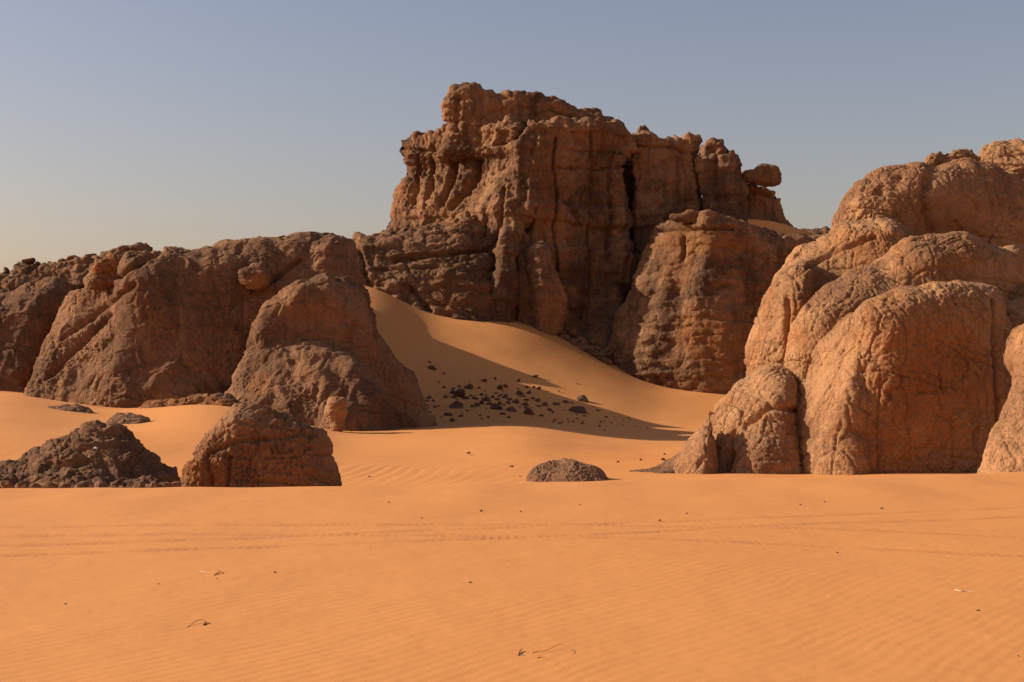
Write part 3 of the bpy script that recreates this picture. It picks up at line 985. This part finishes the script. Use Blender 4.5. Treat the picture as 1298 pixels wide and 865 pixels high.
# ---- the high cliff ------------------------------------------------
formation("cliff",
    "tall flat-topped sandstone cliff with fluted walls rising behind the dune", "cliff", (3, 130, 0), [
    dict(name="tower_wing", style='cliff', amp=1.15, lobes=[
        L([(484, 420), (488, 298), (496, 270), (508, 236), (514, 210), (507, 187), (524, 176), (562, 166), (600, 158), (655, 153), (662, 170), (655, 300), (652, 440), (560, 440)], 128, R=1.1, T=9, lean=0.22, yaw=0.75, warp=0.35, ws=1.2),
        L([(575, 310), (598, 262), (636, 215), (664, 172), (688, 154), (700, 160), (690, 215), (662, 300), (640, 335)], 124.5, R=1.2, T=4, lean=0.30, yaw=0.5, warp=0.3, ws=1.2)], k=1.0,
        cuts=[([(534, 192), (530, 240), (526, 262)], 3, .7), ([(548, 186), (549, 225), (545, 258)], 2.5, 1.2), ([(578, 190), (576, 225), (562, 258)], 4, 1.2), ([(606, 178), (604, 215), (590, 246), (575, 265)], 3.5, 1.1), ([(640, 240), (634, 290), (628, 320)], 2.5, .8), ([(617, 262), (612, 300)], 2.2, .5), ([(507, 187), (600, 196), (660, 172)], 1.6, 0.5)]),
    dict(name="tower_wall", style='cliff', amp=1.0, lobes=[
        L([(645, 440), (648, 200), (668, 158), (690, 152), (740, 150), (780, 156), (792, 170), (794, 440)], 126.5, R=0.9, T=7, lean=0.04, yaw=-0.28, warp=0.25, ws=1.2)], big=.5,
        cuts=[([(705, 175), (701, 208), (706, 245), (702, 290), (707, 345)], 1.4, 0.8), ([(748, 170), (752, 230), (746, 300), (750, 360)], 1.6, 0.4), ([(775, 200), (772, 330)], 3, 0.5), ([(673, 232), (671, 290)], 4.5, 1.6), ([(700, 212), (760, 214), (805, 210)], 1.5, 0.4), ([(720, 190), (800, 195)], 1.3, .3)],
        raws=[(690, 260, 26, 60, .4)]),
    dict(name="summit_block", style='crag', amp=.9, lobes=[
        L([(564, 200), (567, 160), (561, 132), (566, 120), (582, 112), (606, 107), (640, 116), (672, 118), (694, 122), (712, 131), (752, 140), (780, 152), (795, 170), (797, 200)], 129.5, R=0.9, T=7, lean=0.10, yaw=0.02, warp=0.3, ws=1.0)], s=1.8, big=.6,
        cuts=[([(581, 124), (578, 166)], 3.5, .45), ([(610, 120), (611, 170)], 3.5, .4), ([(660, 135), (662, 170)], 4, .4), ([(700, 140), (790, 168)], 2, .5)]),
    dict(name="lower_spur", style='crag', amp=1.0, lobes=[
        L([(438, 390), (437, 322), (441, 308), (456, 300), (480, 298), (520, 292), (560, 284), (592, 272), (616, 292), (630, 320), (632, 425), (560, 425), (500, 415)], 121.5, R=2.0, T=6, lean=0.40, yaw=0.05, warp=0.4, ws=1.2)], s=1.8,
        raws=[(570, 370, 50, 25, .4), (600, 375, 30, 25, .4)], cuts=[([(455, 320), (470, 370)], 3, .7), ([(500, 330), (560, 322), (620, 316)], 3, .8), ([(520, 365), (545, 395)], 3, .7)]),
    dict(name="foot_pillar", style='cliff', amp=.7, lobes=[
        L([(624, 425), (624, 320), (628, 298), (640, 288), (650, 300), (654, 340), (652, 380), (648, 425)], 122.5, R=1.2, T=2, lean=0.05, warp=0.15)]),
    dict(name="foot_pillar", style='cliff', amp=.7, lobes=[
        L([(653, 425), (654, 330), (660, 318), (668, 330), (680, 380), (680, 425)], 123.5, R=1.1, T=2, lean=0.05, warp=0.15)]),
    dict(name="foot_pillar", style='cliff', amp=.7, lobes=[
        L([(678, 430), (674, 370), (671, 318), (676, 311), (692, 313), (698, 345), (712, 370), (714, 395), (704, 430)], 122.5, R=1.5, T=2.4, lean=0.05, warp=0.15)]),
    dict(name="recess_wall", style='cliff', amp=.9, lobes=[
        L([(755, 440), (756, 190), (775, 172), (800, 172), (830, 176), (840, 440)], 136, R=1.2, T=3, lean=0.05, yaw=-0.1, warp=0.2)]),
    dict(name="middle_block", style='cliff', amp=1.0, lobes=[
        L([(800, 440), (802, 185), (808, 172), (820, 167), (838, 168), (852, 176), (866, 174), (884, 174), (890, 182), (881, 190), (884, 215), (896, 300), (905, 440)], 129.8, R=1.0, T=5, lean=0.04, yaw=-0.15, warp=0.25, ws=1.2)],
        cuts=[([(805, 185), (850, 186), (880, 196)], 1.5, .4), ([(860, 200), (862, 260)], 2, .4)]),
    dict(name="finger_tower", style='cliff', amp=.9, lobes=[
        L([(893, 380), (896, 290), (888, 240), (883, 205), (887, 188), (900, 176), (918, 178), (933, 191), (941, 205), (943, 240), (947, 380)], 127.5, R=1.5, T=2.6, lean=0.1, yaw=0.15, warp=0.2, ws=1.0)],
        s=1.7, cuts=[([(905, 190), (908, 250)], 4.5, .6), ([(888, 200), (930, 190)], 1.6, .4)], raws=[]),
    dict(name="end_block", style='cliff', amp=.9, lobes=[
        L([(934, 380), (936, 220), (945, 216), (958, 232), (976, 234), (987, 247), (995, 266), (1002, 288), (1020, 310), (1030, 380)], 132, R=1.2, T=3, lean=0.1, warp=0.25, ws=1.0)],
        s=1.7, cuts=[([(940, 240), (985, 250)], 1.8, .5)]),
    dict(name="round_buttress", style='crag', amp=.62, lobes=[
        L([(768, 505), (771, 450), (778, 415), (792, 378), (812, 345), (826, 305), (830, 288), (842, 281), (870, 279), (900, 279), (925, 284), (935, 330), (945, 505)], 119.5, R=3.0, T=6, lean=0.18, yaw=0.30, warp=0.35, ws=1.2),
        L([(880, 505), (885, 287), (930, 285), (965, 294), (1010, 303), (1060, 301), (1110, 306), (1120, 505)], 121.0, R=1.3, T=5, lean=0.08, yaw=-0.30, warp=0.35, ws=1.2)], k=1.5, s=2.0,
        raws=[(900, 430, 50, 45, .8), (890, 310, 60, 22, .6), (860, 340, 30, 30, .4)],
        cuts=[([(832, 292), (930, 290)], 1.6, .6), ([(868, 300), (866, 330)], 2, .4)]),
    dict(name="gully_block", style='crag', amp=.8, lobes=[
        L([(704, 500), (708, 425), (730, 385), (745, 350), (760, 332), (778, 338), (792, 370), (788, 420), (775, 500)], 123.5, R=1.5, T=3.5, lean=0.45, yaw=0.15, warp=0.3, ws=1.2)], s=1.6),
    dict(name="gully_slope", style='crag', amp=.6, lobes=[
        L([(690, 470), (700, 390), (740, 330), (790, 292), (836, 286), (850, 330), (850, 470)], 124.5, R=1.2, T=4, lean=1.1, yaw=-0.1, warp=0.3, ws=1.2)], s=1.4),
    dict(name="shoulder_ledge", style='crag', amp=.9, lobes=[
        L([(925, 420), (930, 318), (950, 305), (990, 300), (1020, 292), (1045, 290), (1080, 292), (1130, 300), (1140, 420)], 133, R=1.0, T=8, lean=0.8, warp=0.3, ws=1.2)], s=1.6),
    ], M_CLIFF, 0.42, 2.2)
formation("balanced_rock", "rounded boulder balanced on the narrow right end of the cliff top", "boulder", (23.7, 133, 18), [
    dict(lobes=[L([(940, 228), (943, 217), (958, 216), (963, 208), (972, 206), (982, 210), (990, 217), (991, 231), (978, 237), (960, 233)], 131, R=0.55, T=1.3, warp=0.15)], style='crag', amp=.5, big=.3, cull_ground=False)], M_CLIFF, 0.2, 1.2)
formation("rock_slab", "thin loose slab lying on the flat top of the round buttress", "rock", (16, 122, 13), [
    dict(lobes=[L([(847, 275), (851, 270), (862, 271), (872, 266), (886, 268), (899, 275), (902, 283), (858, 282)], 121.5, R=0.35, T=1.1, warp=0.08)], style='slab', amp=.5, big=.2, cull_ground=False)], M_CLIFF, 0.2, 1.0)
MCELL, CPX = depth_cells()
for job in QUEUE:
    finish_part(M=MCELL, c=CPX, **job)
print("rocks", time.time() - T0, "tris", STAT[0])

# ------------------------------------------------------------------ loose stones
rnd = np.random.RandomState(21)
def stone_mesh(name, seed, mat, flat=0.7, sub=3, edge=0.5):
    """an angular weathered stone about one unit across"""
    r_ = np.random.RandomState(seed)
    bm = bmesh.new()
    bmesh.ops.create_icosphere(bm, subdivisions=sub, radius=0.5)
    V = np.array([v.co[:] for v in bm.verts])
    F = np.array([[v.index for v in f.verts] for f in bm.faces])
    bm.free()
    d = V / np.linalg.norm(V, axis=1)[:, None]
    rad = np.full(len(V), 0.62)
    for _ in range(11):      # broken faces
        n = r_.normal(size=3)
        n /= np.linalg.norm(n)
        c = np.maximum(d @ n, 1e-6)
        rad = np.where(d @ n > 0.1, np.minimum(rad, r_.uniform(0.34, 0.52) / c), rad)
    rad = rad * (1 + 0.10 * perlin(d * 1.6 + seed) + 0.05 * perlin(d * 4 + seed))
    V = d * rad[:, None]
    V[:, 2] *= flat
    V[:, 1] *= r_.uniform(0.75, 1.0)
    me = bpy.data.meshes.new(name)
    me.from_pydata(V.tolist(), [], F.tolist())
    me.polygons.foreach_set("use_smooth", np.zeros(len(F), bool))
    me.materials.append(mat)
    return me
DARK = [stone_mesh("dark_stone", 100 + i, M_DARK, (0.85, 0.6, 0.5, 0.7, 0.42, 0.75)[i]) for i in range(6)]
SMALL_DARK = [stone_mesh("pebble", 130 + i, M_DARK, (0.7, 0.5, 0.6)[i], sub=2) for i in range(3)]
RUB = [stone_mesh("loose_rock", 160 + i, M_BROWN, (0.8, 0.55, 0.6, 0.7)[i]) for i in range(4)]
RUBC = [stone_mesh("loose_rock", 170 + i, M_CLIFF, (0.8, 0.55, 0.6, 0.7)[i]) for i in range(4)]
M_WHITE, _nt, _b = new_mat("pale_stone")
_b.inputs["Base Color"].default_value = (0.62, 0.58, 0.52, 1)

def put(name, me, loc, size, rz=None, label="", cat="stone", group=None, tilt=0.25, sink=0.25):
    o = bpy.data.objects.new(name, me)
    C.objects.link(o)
    zs = 0.5 * size * (1 - 2 * sink)
    o.location = (loc[0], loc[1], loc[2] + zs * 0.55)
    o.scale = (size, size, size)
    o.rotation_euler = (rnd.uniform(-tilt, tilt), rnd.uniform(-tilt, tilt), rnd.uniform(0, 6.28) if rz is None else rz)
    tag(o, label, cat, group)
    return o

G1 = "dark stones strewn over the shaded foot of the dune"
# (px, py, width in px, mesh, label or None)
BIG = [
    (739, 508, 17, 1, "tall domed dark stone at the right end of the scatter, above the flat block"),
    (732, 523, 25, 2, "widest dark stone of the scatter, a flat-topped block at its lower right"),
    (628, 519, 18, 3, "largest dark stone in the middle of the scatter on the shaded dune"),
    (584, 503, 19, 0, "biggest dark stone in the upper left clump of the scatter"),
    (578, 518, 22, 1, "broad dark stone in the lower left clump of the scatter"),
    (547, 468, 13, 2, "lone dark stone high on the shaded slope beside the left mass"),
    (594, 492, 13, 1, "dark stone standing alone above the upper left clump"),
    (614, 483, 9, 4, "small flat dark stone lying high above the middle of the scatter"),
    (678, 478, 10, 4, "thin flat dark stone nearest the sunlit edge of the slope"),
    (658, 500, 11, 3, "upright dark stone at the top middle of the scatter"),
    (672, 526, 16, 0, "dark domed stone at the bottom edge of the scatter, near the sunlit crest"),
    (649, 522, 15, 1, "low dark stone at the bottom of the scatter, left of the domed one"),
    (705, 514, 10, 5, "dark stone in the gap between the middle cluster and the right end"),
    (716, 511, 10, 5, "dark stone just left of the tall domed stone"),
]
MIDS = [(634, 493, 9), (641, 490, 7), (640, 504, 10), (654, 511, 11), (667, 508, 9), (681, 509, 9), (667, 515, 9), (690, 515, 11), (696, 521, 9),
        (616, 508, 11), (602, 506, 9), (606, 515, 10), (611, 512, 8), (573, 499, 9), (590, 506, 10), (575, 505, 9), (584, 529, 9), (568, 528, 12),
        (574, 535, 9), (565, 505, 8), (637, 526, 9), (668, 519, 8), (683, 516, 8), (686, 528, 7), (670, 499, 7), (683, 493, 7), (677, 491, 5),
        (562, 474, 4), (582, 490, 5), (574, 494, 6), (563, 492, 5), (610, 501, 6), (629, 499, 5), (644, 512, 7), (630, 507, 8), (620, 513, 8), (598, 517, 7),
        (592, 522, 6), (725, 512, 6), (757, 522, 7), (752, 518, 5), (768, 530, 6), (657, 483, 6), (544, 460, 5), (556, 516, 5), (549, 509, 6),
        (560, 530, 6), (645, 530, 6), (619, 530, 5), (700, 524, 6), (741, 529, 7), (647, 507, 6), (664, 503, 6), (675, 506, 6), (633, 513, 7), (624, 504, 6)]
def zone(px, py, w):
    size = "tiny" if w < 4.5 else ("small" if w < 8 else "fist-shaped")
    if px > 690 and py > 526:
        return "tiny dark stone in the thin gravel strip right of the scatter"
    if px < 556:
        where = "at the left fringe of the scatter, nearest the left rock mass"
    elif px < 605:
        where = "in the upper left clump of the scatter" if py < 512 else "in the lower left clump of the scatter"
    elif px < 650:
        where = "in the upper middle of the scatter" if py < 508 else "in the lower middle of the scatter"
    elif px < 692:
        where = "right of the middle in the scatter, higher half" if py < 508 else "right of the middle in the scatter, lower half"
    else:
        where = "among the sparse stones at the right end of the scatter"
    return "%s dark stone %s" % (size.replace("fist-shaped", "medium"), where)
for px, py, w, m, lab in BIG:
    p = on_ground(px, py, 83)
    put("dark_stone", DARK[m], p, w / FPX * p.y * 0.88, label=lab, group=G1, tilt=0.15, sink=.32)
for k, (px, py, w) in enumerate(MIDS):
    p = on_ground(px, py, 83)
    put("dark_stone", DARK[k % 6], p, w / FPX * p.y * 0.88, label=zone(px, py, w), group=G1)
for k in range(110):     # the finest of the scatter, a few pixels each
    if k < 70:
        px, py = rnd.normal(622, 42), rnd.normal(511, 13)
    else:
        px, py = rnd.uniform(690, 800), rnd.normal(534, 4) + 0
    if not (548 < px < 812 and 470 < py < 537):
        continue
    p = on_ground(px, py, 83)
    put("dark_stone", DARK[k % 6], p, rnd.uniform(1.6, 4.2) / FPX * p.y, label=zone(px, py, 3), group=G1)
# stones against the right flank of the left mass
for k in range(22):
    px, py = rnd.uniform(541, 552), rnd.uniform(505, 534)
    p = on_ground(px, py, 83)
    put("dark_stone", DARK[k % 6], p, rnd.uniform(2.5, 6.5) / FPX * p.y, label="dark stone heaped against the right flank of the left rock mass", group="stones against the flank of the left rock mass")

# scree in the gully at the dune's upper right edge
G2 = "rubble at the foot of the cliff gully"
for k in range(95):
    t = rnd.rand()
    px = 700 + t * 75 + rnd.normal(0, 5)
    base = np.interp(px, [695, 720, 740, 765, 780], [420, 436, 448, 462, 468])
    py = base - abs(rnd.normal(0, 13)) * (1 - 0.3 * t)
    p = on_ground(px, base - 1, 100)
    d = p.y + 0.3 + (base - py) * 0.10
    z = EYE - (py - HY) / FPX * d
    put("loose_rock", RUBC[k % 4], (p.x * d / p.y, d, z), rnd.uniform(4, 11) / FPX * d, label="block of rubble at the %s end of the heap under the cliff gully" % ("upper left" if t < .5 else "lower right"), group=G2, cat="rock", tilt=.6)
put("loose_rock", RUB[0], on_ground(731, 438, 100) + Vector((0, -0.2, 0)), 9 / FPX * 120, label="pale orange block lit by the sun at the edge of the gully rubble", cat="rock", group=G2)

# rubble on the skylines: dropped onto the rock below by ray casting
bpy.context.view_layer.update()
dg = bpy.context.evaluated_depsgraph_get()
def drop(px, py_hint, D, up=3.0):
    """first rock met straight below the point seen at (px, py_hint) at distance D"""
    x = (px - HX) / FPX * D
    z = EYE - (py_hint - HY) / FPX * D
    hit, loc, nor, idx, ob, mt = sc.ray_cast(dg, Vector((x, D, z + up)), Vector((0, 0, -1)), distance=12)
    return loc if hit else None
SKY_A = [(8, 336, 95, 8), (36, 332, 95, 13), (48, 335, 95, 8), (62, 330, 95, 6), (80, 327, 95, 14), (90, 326, 95, 10), (112, 322, 95, 16), (118, 322, 95, 9), (208, 314, 84, 5),
         (318, 300, 84, 6), (327, 298, 84, 5), (292, 302, 84, 5), (347, 294, 84, 6), (427, 303, 81, 6), (20, 340, 95, 7), (100, 325, 95, 6)]
for k, (px, py, D, w) in enumerate(SKY_A):
    p = drop(px, py, D)
    if p is not None:
        put("loose_rock", RUB[k % 4], p, w / FPX * D * 1.1, label="dark loose rock on the skyline of the left rock mass", cat="rock", group="loose rocks along the skyline of the left mass", sink=0.2)
SKY_B = [(606, 107, 132, 4), (576, 116, 132, 6), (648, 115, 132, 6), (667, 118, 132, 8), (690, 121, 132, 7), (712, 128, 132, 6), (700, 122, 132, 5), (728, 134, 132, 4),
         (745, 138, 132, 4), (860, 170, 132, 5), (515, 180, 132, 5), (527, 175, 132, 4), (545, 170, 131, 8), (557, 166, 131, 6), (870, 172, 132, 6), (838, 166, 132, 5),
         (903, 175, 128.5, 8), (912, 176, 128.5, 6), (945, 215, 133, 7), (1018, 290, 137, 6), (1030, 289, 137, 5), (1046, 290, 137, 6), (830, 168, 132, 5)]
for k, (px, py, D, w) in enumerate(SKY_B):
    p = drop(px, py, D + 1)
    if p is not None:
        put("loose_rock", RUBC[k % 4], p, w / FPX * D * 1.5, label="small loose block on the rim of the high cliff", cat="rock", group="loose blocks along the rim of the cliff", sink=0.2, tilt=.4)
for k in range(34):      # rubble bench below the summit block
    px = rnd.uniform(572, 690)
    D = rnd.uniform(124, 129)
    p = drop(px, 172, D, 4)
    if p is not None:
        put("loose_rock", RUBC[k % 4], p, rnd.uniform(3, 7) / FPX * D, label="block of rubble on the bench under the summit of the cliff", cat="rock", group="rubble on the bench under the cliff summit", sink=0.2, tilt=.5)

# pale stone on the low hump
p = drop(122, 540, 40.0)
if p is not None:
    me = stone_mesh("pale_stone", 190, M_WHITE, 0.8, 2)
    put("pale_stone", me, p, 0.12, label="tiny pale stone perched on top of the low dark rock hump", cat="stone", tilt=0)

# pebbles on the near sand and in the valley
PEB = [(84, 766, 4, "dark pebble on the near sand at the lower left, left of the two dry twigs"), (202, 741, 4, "dark pebble on the near sand left of the upper left twig"),
       (276, 734, 4, "dark pebble just below the upper left dry twig"), (349, 726, 4, "dark pebble on the near sand between the upper left twig and centre"),
       (260, 792, 5, "dark pebble beside the root of the lower left dry twig"), (470, 694, 3, "dark pebble just below the tyre tracks left of centre"),
       (596, 739, 5, "dark pebble alone on the near sand at centre"), (1238, 774, 5, "dark pebble on the rippled sand at the lower right"),
       (493, 637, 3, None), (610, 648, 4, None), (535, 657, 3, None), (735, 640, 3, None), (836, 660, 4, None), (1014, 640, 3, None), (1045, 636, 3, None),
       (1117, 645, 4, None), (660, 649, 3, None), (870, 651, 3, None), (1061, 701, 3, None), (640, 831, 3, None), (1289, 831, 3, None)]
for k, (px, py, w, lab) in enumerate(PEB):
    p = on_ground(px, py, 3)
    put("pebble", SMALL_DARK[k % 3], p, w * 0.95 / FPX * p.y, label=lab or "tiny dark pebble on the smooth sand near the tyre tracks", cat="pebble", group=None if lab else "tiny pebbles near the tyre tracks", tilt=.2)
VAL = [(468, 606, 6), (594, 575, 5), (648, 592, 6), (659, 605, 4), (669, 611, 5), (676, 611, 7), (841, 583, 6), (783, 586, 4), (812, 583, 4), (873, 583, 4), (842, 576, 4), (857, 580, 3), (700, 545, 3), (715, 548, 3),
       (760, 540, 4), (775, 537, 5), (790, 540, 4), (805, 541, 4), (738, 537, 4), (820, 543, 3), (766, 546, 3), (731, 487, 4), (432, 600, 3), (647, 598, 3)]
for k, (px, py, w) in enumerate(VAL):
    p = on_ground(px, py, 38)
    put("stone", RUB[k % 4], p, w / FPX * p.y * 0.9, label="small brown stone lying alone on the valley sand", cat="stone", group="small stones on the valley sand")
# dark stones at the far left of the low hump
p = on_ground(4, 590, 38)
put("dark_stone", DARK[1], p, 12 / FPX * p.y, label="dark stone at the left edge beside the low dark hump", cat="stone")
for k in range(40):      # layered chips along the foot of the low hump
    px = rnd.uniform(-10, 222)
    D = rnd.uniform(35.0, 36.4)
    py = 617 + rnd.uniform(-4, 2)
    x = (px - HX) / FPX * D
    zg = max(ground_z(x, D), EYE - (py + 3 - HY) / FPX * D)
    put("loose_rock", RUB[k % 4], (x, D, zg), rnd.uniform(7, 20) / FPX * D, label="flat rock chip along the foot of the low dark hump", cat="rock", group="rock chips along the foot of the low hump", sink=.3, tilt=.15)

# dry twigs lying on the sand
M_TWIG, _nt, _b = new_mat("dry_stalk")
_b.inputs["Base Color"].default_value = (0.30, 0.13, 0.05, 1)
M_STRAW, _nt, _b2 = new_mat("pale_straw")
_b2.inputs["Base Color"].default_value = (0.62, 0.42, 0.26, 1)
def stalk(name, pts, rad, mat, parent=None, lift=None):
    P = []
    for i, (px, py) in enumerate(pts):
        v = on_ground(px, py, 3)
        v.z += (lift[i] if lift else 0.0) + rad
        P.append(v)
    # smooth path, six-sided tube that tapers
    q = []
    n = len(P)
    for i in range(n - 1):
        a, b, c, d = P[max(i - 1, 0)], P[i], P[i + 1], P[min(i + 2, n - 1)]
        for t in (0, .25, .5, .75):
            q.append(0.5 * ((2 * b) + (c - a) * t + (2 * a - 5 * b + 4 * c - d) * t * t + (3 * b - a - 3 * c + d) * t**3))
    q.append(P[-1])
    V, F = [], []
    m = len(q)
    for i, c in enumerate(q):
        tn = (q[min(i + 1, m - 1)] - q[max(i - 1, 0)]).normalized()
        u = tn.cross(Vector((0, 0, 1))).normalized()
        w = tn.cross(u)
        r_ = rad * (1 - 0.6 * i / m)
        for k in range(6):
            an = k * math.pi / 3
            V.append(c + (u * math.cos(an) + w * math.sin(an)) * r_)
        if i:
            for k in range(6):
                F.append(((i - 1) * 6 + k, (i - 1) * 6 + (k + 1) % 6, i * 6 + (k + 1) % 6, i * 6 + k))
    return mesh_obj(name, np.array([v[:] for v in V]), np.array(F), mat, parent)
root = empty("dry_twig", on_ground(660, 831, 3))
tag(root, "dry forked twig with an arched stem lying on the sand at bottom centre", "twig")
bpy.context.view_layer.update()
stalk("stem", [(659, 831), (668, 835), (680, 837.5), (700, 838), (722, 838.5), (744, 838)], 0.0032, M_TWIG, root)
stalk("stem", [(672, 830), (680, 828), (690, 827.5), (698, 826), (708, 823), (716, 824), (725, 828), (728, 831), (744, 831.5)], 0.0022, M_TWIG, root, [0, .01, .012, .02, .03, .03, .015, .004, .002])
stalk("stem", [(728, 831), (718, 833), (704, 836)], 0.002, M_TWIG, root)
stalk("twig_end", [(657, 832), (659, 828), (662, 826)], 0.006, M_TWIG, root, [0, .008, .012])
stalk("twig_end", [(681, 835), (688, 834), (694, 836)], 0.005, M_TWIG, root)
stalk("pale_chip", [(659, 831.5), (664, 831.5)], 0.007, M_STRAW, root)
root = empty("dry_twig", on_ground(261, 792, 3))
tag(root, "thin curved dry twig on the lower left sand, the lower of two", "twig")
bpy.context.view_layer.update()
stalk("stem", [(262, 791), (256, 789), (247, 791), (241, 794), (236, 797)], 0.003, M_TWIG, root, [.015, .02, .012, .003, 0])
stalk("twig_end", [(259, 793), (261, 790), (264, 791)], 0.006, M_TWIG, root)
root = empty("dry_twig", on_ground(270, 727, 3))
tag(root, "pale straw and curled dry twig on the lower left sand, the upper of two", "twig")
bpy.context.view_layer.update()
stalk("straw", [(254, 724), (262, 726), (272, 727)], 0.004, M_STRAW, root)
stalk("stem", [(272, 730), (276, 728), (280, 726), (283, 728)], 0.005, M_TWIG, root, [0, .006, .01, .002])
root = stalk("dry_straw", [(1210, 748), (1217, 750), (1224, 750), (1232, 751)], 0.005, M_STRAW)
tag(root, "short pale straw lying on the rippled sand at the lower right", "straw")

# sand drifts caught on the rock benches
def drift(outline, D0, slope, label):
    """a wedge of blown sand: sloping top following slope, its own depth"""
    P = densify(outline, 4)
    cx = P[:, 0].mean()
    cy = P[:, 1].max()
    top, n = [], len(P)
    for px, py in P:
        D = D0 + (cy - py) * slope
        top.append(((px - HX) / FPX * D, D, EYE - (py - HY) / FPX * D))
    top = np.array(top)
    c = top.mean(0) + np.array((0, 0, 0.15))
    bot = top + np.array((0, 0.6, -1.6))
    V = np.concatenate([[c], (top + c) / 2 + np.array((0, 0, .08)), top, bot])
    F = []
    for i in range(n):
        j = (i + 1) % n
        F += [(0, 1 + i, 1 + j, 1 + j), (1 + i, 1 + n + i, 1 + n + j, 1 + j), (1 + n + i, 1 + 2 * n + i, 1 + 2 * n + j, 1 + n + j)]
    me = bpy.data.meshes.new("sand_drift")
    me.from_pydata(V.tolist(), [], [f[:3] if f[2] == f[3] else f for f in F])
    me.polygons.foreach_set("use_smooth", np.ones(len(me.polygons), bool))
    me.materials.append(M_SAND)
    o = bpy.data.objects.new("sand_drift", me)
    C.objects.link(o)
    o["label"] = label
    o["kind"] = "structure"
    return o
drift([(948, 278), (970, 279), (995, 284), (1015, 291), (1030, 296), (1012, 298), (998, 302), (985, 298), (965, 290), (955, 286)], 126, 0.07, "sand drift caught on the shoulder right of the cliff")
for k in range(16):
    t = k / 15.0
    px = 962 + t * 62 + rnd.normal(0, 2)
    py = np.interp(px, [960, 985, 1000, 1030], [291, 300, 304, 299]) + rnd.uniform(-1, 2)
    D = 124.8
    put("loose_rock", RUBC[k % 4], ((px - HX) / FPX * D, D, EYE - (py - HY) / FPX * D), rnd.uniform(5, 12) / FPX * D, label="block of rock along the lower edge of the sand drift on the cliff shoulder", cat="rock", group="blocks below the sand drift on the cliff shoulder", tilt=.4)
print("done", time.time() - T0, sum(len(o.data.polygons)*(2 if len(o.data.polygons) and len(o.data.polygons[0].vertices)==4 else 1) for o in sc.objects if o.type=="MESH"))
